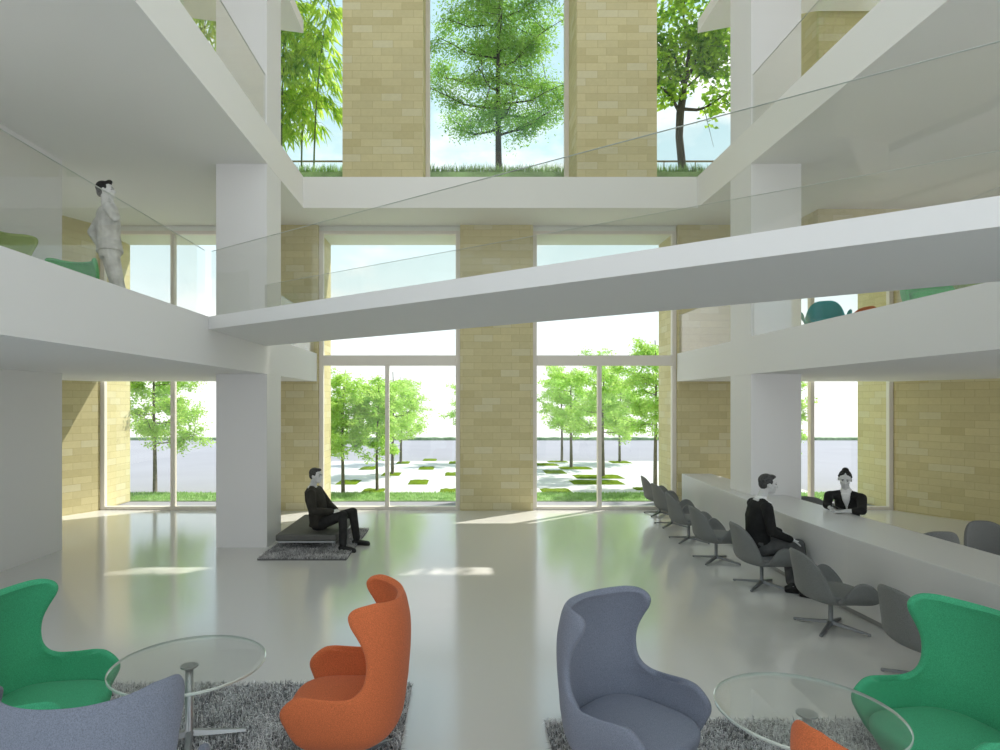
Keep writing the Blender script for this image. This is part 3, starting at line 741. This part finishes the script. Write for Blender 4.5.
# broad-leaved tree, upper right
def maple():
    rnd = random.Random(5); root = empty('broad_leaved_tree', (4.86, 13.7, ZB)); tag(root, 'broad leaved tree with forking dark trunk in the upper right window', 'tree')
    T = MB(); F = Vector((-.04, 0, 1.62)); tips = []
    T.tube([(.06, 0, 0), (.0, 0, .5), (-.06, 0, 1.1), F, (.04, .02, 2.05)], [.105, .085, .08, .085, .075], 10)
    limbs = [([F, (-.22, .0, 1.95), (-.42, .05, 2.2), (-.75, .1, 2.5)], .045), ([F+Vector((0, 0, .1)), (.35, .05, 1.72), (.55, .05, 1.78), (1.1, .1, 2.15), (1.5, .1, 2.4)], .042),
        ([(.04, .02, 2.05), (.10, .0, 2.5), (.16, 0, 3.0), (.05, .05, 3.7), (.1, 0, 4.6)], .06), ([(.08, 0, 2.3), (.34, .05, 2.85), (.55, .1, 3.3), (.9, .1, 3.9)], .04),
        ([(.02, .02, 2.3), (-.15, .05, 2.9), (-.5, .1, 3.3), (-.9, .1, 3.8)], .035), ([(.3, .05, 2.8), (.6, .05, 2.95), (.95, .1, 3.2), (1.4, .1, 3.4)], .025), ([(-.2, 0, 1.95), (-.28, 0, 2.5), (-.3, .0, 3.1)], .022),
        ([(.1, 0, 2.2), (.5, -.05, 2.55), (1.0, -.1, 2.75)], .022)]
    for pts, r_ in limbs:
        pts = [Vector(p) for p in pts]; k = len(pts)
        T.tube(pts, [r_*(1-.8*i/(k-1)) for i in range(k)], 8)
        for s_ in range(16):
            q = rnd.uniform(.35, 1)*(k-1); i = min(k-2, int(q)); b = pts[i].lerp(pts[i+1], q-i)
            e_ = b+Vector((rnd.gauss(0, .32), rnd.gauss(0, .22), rnd.gauss(.02, .26))); T.tube([b, e_], [.009, .003], 4, cap=False); tips.append((b, e_))
    T.build('trunk', M['bark_dark'], root, smooth=True, fix=False)
    vs = []; fs = []
    for b, e_ in tips:
        for i in range(30):
            p = b.lerp(e_, rnd.random()**.5)+Vector((rnd.gauss(0, .12), rnd.gauss(0, .1), rnd.gauss(0, .1)))
            if p.y < -.85 or p.z < 1.25: continue
            leaf_faces(vs, fs, p, rnd.uniform(.09, .15), rnd, .5, .8)
    for i in range(1500):   # dense upper crown
        p = Vector((rnd.uniform(-1.3, 1.6), rnd.uniform(-.6, .8), rnd.uniform(3.1, 5.0))); leaf_faces(vs, fs, p, rnd.uniform(.1, .17), rnd, .5, .8)
    me = bpy.data.meshes.new('foliage'); me.from_pydata(vs, [], fs); link('foliage', me, M['leaf_maple'], root)
maple()
# bamboo, upper left: each culm a plant
bam = [(-6.2, 13.9), (-5.75, 13.5), (-5.2, 13.8), (-4.62, 13.6), (-4.2, 13.8), (-3.95, 13.55), (-3.6, 13.9), (-3.25, 13.6)]
for i, (bx, by) in enumerate(bam):
    rnd = random.Random(60+i); root = empty('bamboo', (bx, by, ZB))
    bl = ['leftmost', 'second from the left', 'third from the left', 'fourth from the left', 'fourth from the right', 'third from the right', 'second from the right', 'rightmost'][i]
    tag(root, 'bamboo culm with long drooping leaves in the upper left window, '+bl, 'bamboo', 'bamboo outside the upper left window')
    hh = rnd.uniform(4.2, 4.9); lx = rnd.uniform(.0, .5)
    cp = [Vector((lx*(t/8)**2.2, 0, hh*t/8)) for t in range(9)]
    MB().tube(cp, [.022*(1-.6*t/8) for t in range(9)], 8).build('culm', M['culm'], root, fix=False)
    vs = []; fs = []; tw = MB()
    for s_ in range(80):
        h = rnd.uniform(.9 if i < 5 else 1.35, hh); t = h/hh*8; k = min(7, int(t)); b = cp[k].lerp(cp[k+1], t-k)
        a = rnd.uniform(0, 2*PI); l = rnd.uniform(.25, .75); e_ = b+Vector((math.cos(a)*l, math.sin(a)*l*.7, rnd.uniform(-.3, .2)))
        tw.tube([b, b.lerp(e_, .5)+Vector((0, 0, .06)), e_], [.004, .003, .0015], 4, cap=False)
        for c in range(9):
            p = b.lerp(e_, rnd.uniform(.35, 1)); az = a+rnd.gauss(0, .8); d = Vector((math.cos(az)*.7, math.sin(az)*.6, -rnd.uniform(.3, 1.5))).normalized()
            size = rnd.uniform(.2, .42); u = Vector((rnd.gauss(0, 1), rnd.gauss(0, 1), rnd.gauss(0, 1))); w = d.cross(u).normalized()*size*.075
            q = len(vs); s2 = Vector((0, 0, -.06*size))
            vs += [p, p+d*size*.3+w, p+d*size*.3-w, p+d*size*.65+w*.8+s2, p+d*size*.65-w*.8+s2, p+d*size+s2*3]
            fs += [(q, q+1, q+2), (q+1, q+3, q+4, q+2), (q+3, q+5, q+4)]
    tw.build('twigs', M['culm'], root, fix=False)
    me = bpy.data.meshes.new('leaves'); me.from_pydata(vs, [], fs); link('leaves', me, M['leaf_bamboo'], root)
# outer handrails on the ledge
M['rust'] = plain('brown_rail', (.30, .20, .12), .6)
for x0, x1, lab in ((-6.7, -2.3, 'brown outer handrail behind the bamboo, upper left window'), (3.7, 6.3, 'brown outer handrail behind the broad leaved tree, upper right window')):
    r_ = empty('handrail', (x0, 14.24, ZB)); tag(r_, lab, 'handrail')
    MB().tube([(0, 0, .77), (x1-x0, 0, .77)], .022, 8).build('rail', M['rust'], r_)
    for k in range(4): MB().tube([((x1-x0)*(k+.3)/3.6, 0, 0), ((x1-x0)*(k+.3)/3.6, 0, .76)], .012, 6).build('post', M['rust'], r_)

# ================================================================== PEOPLE
def greymat(n_, v, rough=.8, var=.15, sc=30, bump=.0): return plain(n_, (v, v, v*.99), rough, spec=.25, var=var, scale=sc, bump=bump, bscale=40)
M['skin'] = greymat('skin_monochrome', .74, .55, .06)
M['skin_pale'] = greymat('pale_skin_monochrome', .68, .55, .05)
M['hair'] = greymat('dark_hair', .022, .5, .5, 60)
M['hair_brown'] = greymat('mid_hair', .07, .6, .5, 60)
M['suit_light'] = greymat('light_suit', .66, .9, .22, 9, .5)
M['suit_black'] = greymat('black_cloth', .022, .9, .3, 9, .3)
M['coat_dark'] = plain('dark_coat', (.034, .031, .024), .9, var=.35, scale=9, bump=.4, bscale=30)
M['trouser_dark'] = greymat('dark_trousers', .03, .9, .3, 9, .3)
M['trouser_mid'] = greymat('mid_grey_trousers', .10, .9, .3, 9, .3)
M['white_cloth'] = greymat('white_shirt', .9, .85, .04)
M['shoe'] = greymat('black_leather_shoe', .02, .3, .1)
M['eye'] = greymat('eye_dark', .03, .4, .0)
class Bd:
    """collects rounded solids; a voxel remesh fuses them into one continuous skin"""
    def __init__(s): s.m = MB()
    def cap(s, a, b, ra, rb, seg=12):
        a = Vector(a); b = Vector(b); d = (b-a); L = d.length; d.normalize()
        pts = []; rr = []
        for i in range(4):
            q = (i+.35)/4*PI/2; pts.append(a-d*ra*math.cos(q)); rr.append(ra*math.sin(q))
        for i in range(5): pts.append(a+d*L*i/4); rr.append(ra+(rb-ra)*i/4)
        for i in range(4):
            q = PI/2-(i+.65)/4*PI/2; pts.append(b+d*rb*math.cos(q)); rr.append(rb*math.sin(q))
        s.m.tube(pts, rr, seg); return s
    def chain(s, pts, rad):
        for i in range(len(pts)-1): s.cap(pts[i], pts[i+1], rad[i], rad[i+1])
        return s
    def ell(s, c, r, rot=None, seg=14):
        c = Vector(c); Rm = rot or Matrix.Identity(3); vs = []; fs = []; N = 9
        for i in range(N):
            q = PI*(i+.5)/N
            for j in range(seg):
                a = 2*PI*j/seg; vs.append(c+Rm@Vector((r[0]*math.sin(q)*math.cos(a), r[1]*math.sin(q)*math.sin(a), r[2]*math.cos(q))))
        for i in range(N-1):
            for j in range(seg): fs.append((i*seg+j, i*seg+(j+1)%seg, (i+1)*seg+(j+1)%seg, (i+1)*seg+j))
        fs.append(tuple(range(seg))); fs.append(tuple(range((N-1)*seg, N*seg))[::-1]); s.m.add(vs, fs); return s
    def loft(s, rings, seg=18):
        """rings: (centre, right vector * half width, forward vector * half depth)"""
        vs = []; fs = []; k = len(rings)
        for c, a, b in rings:
            for j in range(seg):
                q = 2*PI*j/seg; cx_ = math.cos(q); sx_ = math.sin(q)
                vs.append(Vector(c)+Vector(a)*math.copysign(abs(cx_)**.85, cx_)+Vector(b)*math.copysign(abs(sx_)**.85, sx_))
        for i in range(k-1):
            for j in range(seg): fs.append((i*seg+j, i*seg+(j+1)%seg, (i+1)*seg+(j+1)%seg, (i+1)*seg+j))
        fs.append(tuple(range(seg))[::-1]); fs.append(tuple(range((k-1)*seg, k*seg))); s.m.add(vs, fs); return s
    def build(s, name, mat, parent=None, vox=.008, sm=3):
        o = s.m.build(name, mat, parent, smooth=True, fix=True)
        r = o.modifiers.new('fuse', 'REMESH'); r.mode = 'VOXEL'; r.voxel_size = vox; r.use_smooth_shade = True
        q = o.modifiers.new('relax', 'SMOOTH'); q.factor = .5; q.iterations = sm
        return o
def frame(fwd, up=(0, 0, 1)):
    f = Vector(fwd).normalized(); u = Vector(up); r = f.cross(u).normalized(); u = r.cross(f).normalized()
    return f, r, u
def head(b, c, fwd, up, s=1.0):
    """c = centre of the skull; fwd = where the face looks"""
    f, r, u = frame(fwd, up); R3 = Matrix((r, f, u)).transposed()
    P = lambda x, y, z: Vector(c)+(r*x+f*y+u*z)*s
    b.ell(P(0, -.012, .02), (.076*s, .094*s, .092*s), R3); b.ell(P(0, .025, -.035), (.060*s, .066*s, .082*s), R3)
    b.ell(P(0, .052, -.088), (.034*s, .034*s, .026*s), R3)                     # chin
    b.cap(P(0, .084, .002), P(0, .104, -.032), .009*s, .013*s); b.ell(P(0, .09, -.036), (.018*s, .014*s, .009*s), R3)   # nose
    b.ell(P(0, .078, -.062), (.024*s, .014*s, .006*s), R3); b.ell(P(0, .076, -.072), (.020*s, .013*s, .006*s), R3)   # lips
    b.cap(P(-.042, .072, .018), P(.042, .072, .018), .012*s, .012*s)           # brow
    for q in (-1, 1):
        b.ell(P(q*.040, .060, -.028), (.022*s, .022*s, .020*s), R3)            # cheek
        b.ell(P(q*.078, -.008, -.014), (.010*s, .020*s, .031*s), R3)           # ear
    return P, R3, f, r, u
def face_details(root, P, R3, s, brow=True):
    for q in (-1, 1):
        e_ = Bd(); e_.ell(P(q*.031, .079, .000), (.011*s, .006*s, .0055*s), R3); e_.m.build('eye', M['eye'], root, smooth=True)
        if brow: e_ = Bd(); e_.cap(P(q*.018, .086, .020), P(q*.048, .078, .020), .0045*s, .003*s); e_.m.build('eyebrow', M['hair'], root, smooth=True)
def hand(b, wrist, dirv, palm_n, curl=.5, side=1, spread=.0, L=.175):
    """dirv: along the fingers, palm_n: out of the palm; side=+1 thumb on dirv x palm_n"""
    d = Vector(dirv).normalized(); n_ = Vector(palm_n); n_ = (n_-d*n_.dot(d)).normalized(); t = d.cross(n_)*side; w = Vector(wrist)
    k = L/.18
    b.cap(w, w+d*.035*k, .024*k, .026*k)
    for i in range(4): b.cap(w+d*.02*k+t*(.024-.016*i)*k, w+d*.085*k+t*(.028-.0185*i)*k, .014*k, .0125*k)
    Ls = [.070, .078, .072, .056]
    for i in range(4):
        p = w+d*.088*k+t*(.029-.019*i)*k; a = curl*(.55+.12*i); seg = Ls[i]*k/2.6; dd = d; r_ = .0092*k; pts = [p]
        for j in range(3):
            a2 = a*(j+.6); v = (d*math.cos(a2)+n_*math.sin(a2)+t*spread*(1.5-i)*.3).normalized(); p = p+v*seg*(1-.12*j); pts.append(p)
        b.chain(pts, [r_, r_*.95, r_*.88, r_*.72])
    p = w+d*.028*k+t*.026*k; v = (d*.55+t*.75+n_*.35).normalized(); p2 = p+v*.040*k; v2 = (d*.85+t*.25+n_*.45).normalized(); p3 = p2+v2*.032*k
    b.chain([p, p2, p3, p3+(d*.9+n_*.4).normalized()*.022*k], [.0145*k, .0115*k, .0102*k, .008*k])
def shoe(parent, ankle, toe_dir, mat, L=.27):
    f = Vector((toe_dir[0], toe_dir[1], 0)).normalized(); a = Vector(ankle); g = Vector((a.x, a.y, a.z)); z0 = g.z-.075
    b = Bd(); c = Vector((g.x, g.y, z0))
    b.cap(c-f*.045+Vector((0, 0, .04)), c+f*.02+Vector((0, 0, .05)), .036, .036)
    b.cap(c+f*.02+Vector((0, 0, .045)), c+f*(L-.09)+Vector((0, 0, .03)), .036, .030)
    b.cap(c-f*.05+Vector((0, 0, .016)), c+f*(L-.085)+Vector((0, 0, .014)), .030, .032)
    b.cap(c-f*.02+Vector((0, 0, .05)), a+Vector((0, 0, .02)), .034, .036)
    o = b.build('shoe', mat, parent, .006, 2); return o
def person(base, J, fwd, face, headup, mats, label, kind, hands, chest=.155, waist=.14, hair='short', s=1.0):
    """J: dict of joints in world space (hip, chest, neck, head, sh/el/wr/kn/an with L and R)"""
    O = Vector(base); V = lambda p: Vector(p)-O
    J = {k: V(v) for k, v in J.items()}
    f, r, u = frame(fwd, J['neck']-J['hip'])
    b = Bd(); hipw = .085
    P, R3, hf, hr, hu = head(b, J['head'], face, headup, s)
    b.cap(J['neck']-u*.03, J['head']-hu*.05-hf*.02, .055*s, .05*s)
    b.loft([(J['hip']-u*.08, r*.14, f*.10), (J['hip'], r*.155, f*.115), (J['hip'].lerp(J['neck'], .3), r*.13, f*.10), (J['hip'].lerp(J['neck'], .62), r*.155, f*.115), (J['hip'].lerp(J['neck'], .88), r*.15, f*.09), (J['neck'], r*.07, f*.06)])
    for q in 'LR':
        b.cap(J['sh'+q], J['el'+q], .047*s, .038*s); b.cap(J['el'+q], J['wr'+q], .037*s, .024*s)
        h = J['hip']+r*(hipw if q == 'R' else -hipw)-u*.04
        b.cap(h, J['kn'+q], .080*s, .052*s); b.cap(J['kn'+q], J['an'+q], .050*s, .034*s)
        a = J['an'+q]; t = Vector((*hands['toe'+q], 0)).normalized(); b.cap(a+Vector((0, 0, -.025)), a+t*.13+Vector((0, 0, -.042)), .030, .022)
        hd = hands[q]
        if hd: hand(b, J['wr'+q], hd[0], hd[1], hd[2], hd[3], L=.175*s)
    root = b.build('person', mats['skin'], None, .0062, 2); root.location = O; tag(root, label, 'person')
    face_details(root, P, R3, s)
    # hair
    h = Bd()
    if hair in ('short', 'quiff'):
        h.ell(P(0, -.026, .040), (.082*s, .092*s, .082*s), R3); h.ell(P(0, -.052, .0), (.074*s, .058*s, .070*s), R3)
        for q in (-1, 1): h.ell(P(q*.068, -.005, .028), (.016*s, .036*s, .034*s), R3)
        h.ell(P(0, .030, .088), (.060*s, .052*s, .026*s), R3)
        if hair == 'quiff': h.ell(P(0, .055, .105), (.045*s, .035*s, .022*s), R3); h.ell(P(0, -.075, -.03), (.060*s, .035*s, .05*s), R3)
    else:   # pulled back into a bun
        h.ell(P(0, -.024, .036), (.083*s, .092*s, .084*s), R3); h.ell(P(0, -.045, .0), (.076*s, .064*s, .075*s), R3)
        for q in (-1, 1): h.cap(P(q*.030, .045, .092), P(q*.076, -.012, .030), .015*s, .014*s)
        h.ell(P(0, -.06, .105), (.045*s, .045*s, .038*s), R3)
    h.build('hair', mats['hair'], root, .0065, 2)
    # trousers
    t = Bd(); t.loft([(J['hip']-u*.11, r*.15, f*.115), (J['hip']-u*.02, r*.172, f*.135), (J['hip']+u*.07, r*.158, f*.125)])
    for q in 'LR':
        hh = J['hip']+r*(hipw if q == 'R' else -hipw)-u*.04; kn = J['kn'+q]; an = J['an'+q]
        t.cap(hh, kn, .096*s, .072*s); t.cap(kn, kn.lerp(an, .92), .070*s, .058*s)
    t.build('trousers', mats['trousers'], root, .0085, 2)
    # jacket or jumper
    k = Bd(); hem = kind['hem']
    k.loft([(J['hip']-u*hem*1.0-f*.0, r*kind['hw'], f*(kind['hw']*.80)), (J['hip'], r*(kind['hw']+.004), f*.150), (J['hip'].lerp(J['neck'], .30), r*waist*1.08, f*.128), (J['hip'].lerp(J['neck'], .62), r*chest*1.10, f*.142),
            (J['hip'].lerp(J['neck'], .86), r*chest*1.08, f*.115), (J['neck']-u*.02, r*.085, f*.075)])
    for q in 'LR':
        k.ell(J['sh'+q]-(J['sh'+q]-J['neck'])*.10, (.070*s, .070*s, .062*s)); k.cap(J['neck']-u*.035, J['sh'+q], .06*s, .062*s)
        e_ = kind.get('sleeve', .95)
        g_ = s*kind.get('fat', 1)
        k.cap(J['sh'+q], J['el'+q], .066*g_, .055*g_); k.cap(J['el'+q], J['el'+q].lerp(J['wr'+q], e_), .055*g_, .042*g_)
    k.build(kind['name'], mats['top'], root, .0085, 2)
    if kind.get('shirt'):
        c = Bd(); c.loft([(J['neck']-u*.03+f*.012, r*.074, f*.066), (J['neck']+u*.008+f*.012, r*.066, f*.062), (J['neck']+u*.032+f*.018, r*.060, f*.056)])
        if kind.get('vneck'):
            lo = J['hip'].lerp(J['neck'], kind['vneck']); c.loft([(lo+f*.125, r*.012, f*.02), (lo.lerp(J['neck'], .55)+f*.118, r*.045, f*.024), (J['neck']-u*.03+f*.065, r*.055, f*.03)])
        c.build(kind['shirt'], M['white_cloth'], root, .007, 2)
    for q in 'LR': shoe(root, J['an'+q], hands['toe'+q], M['shoe'], .27*s)
    return root

# 1 standing man on the left gallery, seen from behind, hand at his chin
z = F2
person((-4.465, 7.85, z), dict(hip=(-4.465, 7.86, z+.93), neck=(-4.505, 7.86, z+1.49), head=(-4.520, 7.87, z+1.69), shR=(-4.385, 7.69, z+1.42), shL=(-4.635, 8.02, z+1.43),
    elR=(-4.265, 7.63, z+1.27), wrR=(-4.375, 7.78, z+1.46), elL=(-4.785, 8.02, z+1.20), wrL=(-4.645, 8.00, z+.98),
    knR=(-4.345, 7.84, z+.50), anR=(-4.215, 7.86, z+.085), knL=(-4.465, 8.02, z+.49), anL=(-4.405, 8.14, z+.085)),
    (.80, .60, 0), (.97, .22, .12), (-.15, -.05, 1), dict(skin=M['skin'], hair=M['hair'], trousers=M['suit_light'], top=M['suit_light']),
    'man in a loose pale suit standing on the left gallery, hand at his chin', dict(name='jacket', hem=.03, hw=.192),
    dict(R=((-.35, .5, .75), (-.7, -.3, .1), .8, 1), L=((.1, .1, -1), (.8, .2, 0), .3, 1), toeR=(.9, .35), toeL=(.7, .7)), chest=.172, waist=.175, hair='quiff')
# 2 man sitting on the low bench
person((-2.2, 9.6, 0), dict(hip=(-2.20, 9.62, .375), neck=(-2.315, 9.58, .92), head=(-2.245, 9.54, 1.085), shR=(-2.28, 9.37, .82), shL=(-2.27, 9.78, .825),
    elR=(-2.24, 9.29, .575), wrR=(-1.965, 9.38, .56), elL=(-2.10, 9.80, .59), wrL=(-1.94, 9.52, .56),
    knR=(-1.78, 9.26, .52), anR=(-1.76, 9.18, .085), knL=(-1.70, 9.66, .50), anL=(-1.63, 9.60, .085)),
    (.97, -.12, 0), (.96, -.28, -.04), (0, 0, 1), dict(skin=M['skin'], hair=M['hair_brown'], trousers=M['trouser_dark'], top=M['coat_dark']),
    'man in a dark coat sitting on the low bench with hands together in his lap', dict(name='coat', hem=.06, hw=.205, fat=1.14),
    dict(R=((.75, .55, -.15), (.0, .5, -.8), .7, -1), L=((.6, -.65, -.2), (-.1, -.3, -.9), .7, 1), toeR=(1, -.35), toeL=(1, -.15)), chest=.175, waist=.17, hair='short')
# 3 man sitting on the swan chair at the desk
person((3.6, 7.45, 0), dict(hip=(3.54, 7.45, .50), neck=(3.57, 7.43, 1.06), head=(3.66, 7.41, 1.235), shR=(3.57, 7.25, .97), shL=(3.57, 7.62, .97),
    elR=(3.60, 7.20, .70), wrR=(3.85, 7.26, .60), elL=(3.66, 7.70, .72), wrL=(3.90, 7.60, .62),
    knR=(3.95, 7.28, .535), anR=(3.90, 7.01, .085), knL=(3.94, 7.52, .52), anL=(3.82, 7.18, .085)),
    (1, -.05, 0), (.95, -.12, -.05), (0, 0, 1), dict(skin=M['skin_pale'], hair=M['hair_brown'], trousers=M['trouser_mid'], top=M['suit_black']),
    'man in black jumper with white collar sitting on a grey shell chair at the desk', dict(name='jumper', hem=.05, hw=.165, shirt='shirt', vneck=.80),
    dict(R=((.95, .1, -.3), (0, 0, -1), .4, -1), L=((.9, -.2, -.3), (0, 0, -1), .4, 1), toeR=(.8, -.6), toeL=(1, -.4)), chest=.15, waist=.13, hair='short')
# 4 woman behind the desk, forearms on the desk top
person((5.36, 8.2, 0), dict(hip=(5.22, 8.34, .52), neck=(5.05, 8.15, 1.05), head=(4.985, 8.07, 1.215), shR=(4.88, 8.24, .97), shL=(5.17, 8.02, .97),
    elR=(4.78, 8.12, .86), wrR=(4.74, 7.94, .84), elL=(4.97, 7.70, .86), wrL=(4.79, 7.80, .84),
    knR=(5.28, 7.99, .50), anR=(5.24, 7.94, .085), knL=(5.46, 7.98, .50), anL=(5.44, 7.90, .085)),
    (-.60, -.80, 0), (-.50, -.82, -.30), (0, -.12, 1), dict(skin=M['skin_pale'], hair=M['hair'], trousers=M['suit_black'], top=M['suit_black']),
    'dark haired woman in a black blazer behind the desk looking down at a phone', dict(name='blazer', hem=.04, hw=.15, sleeve=.42, shirt='white_top', vneck=.55),
    dict(R=((.05, -.95, .0), (0, 0, -1), .35, 1), L=((-.5, .85, .0), (0, 0, -1), .35, 1), toeR=(-.5, -1), toeL=(-.4, -1)), chest=.135, waist=.12, hair='bun', s=.93)
ph = MB().box(-.035, .035, -.07, .07, -.004, .004).build('phone', M['suit_black'], bevel=.003); ph.location = (4.75, 7.85, .875); ph.rotation_euler = (.12, .1, .3)
tag(ph, 'small dark phone held by the woman behind the desk', 'phone')
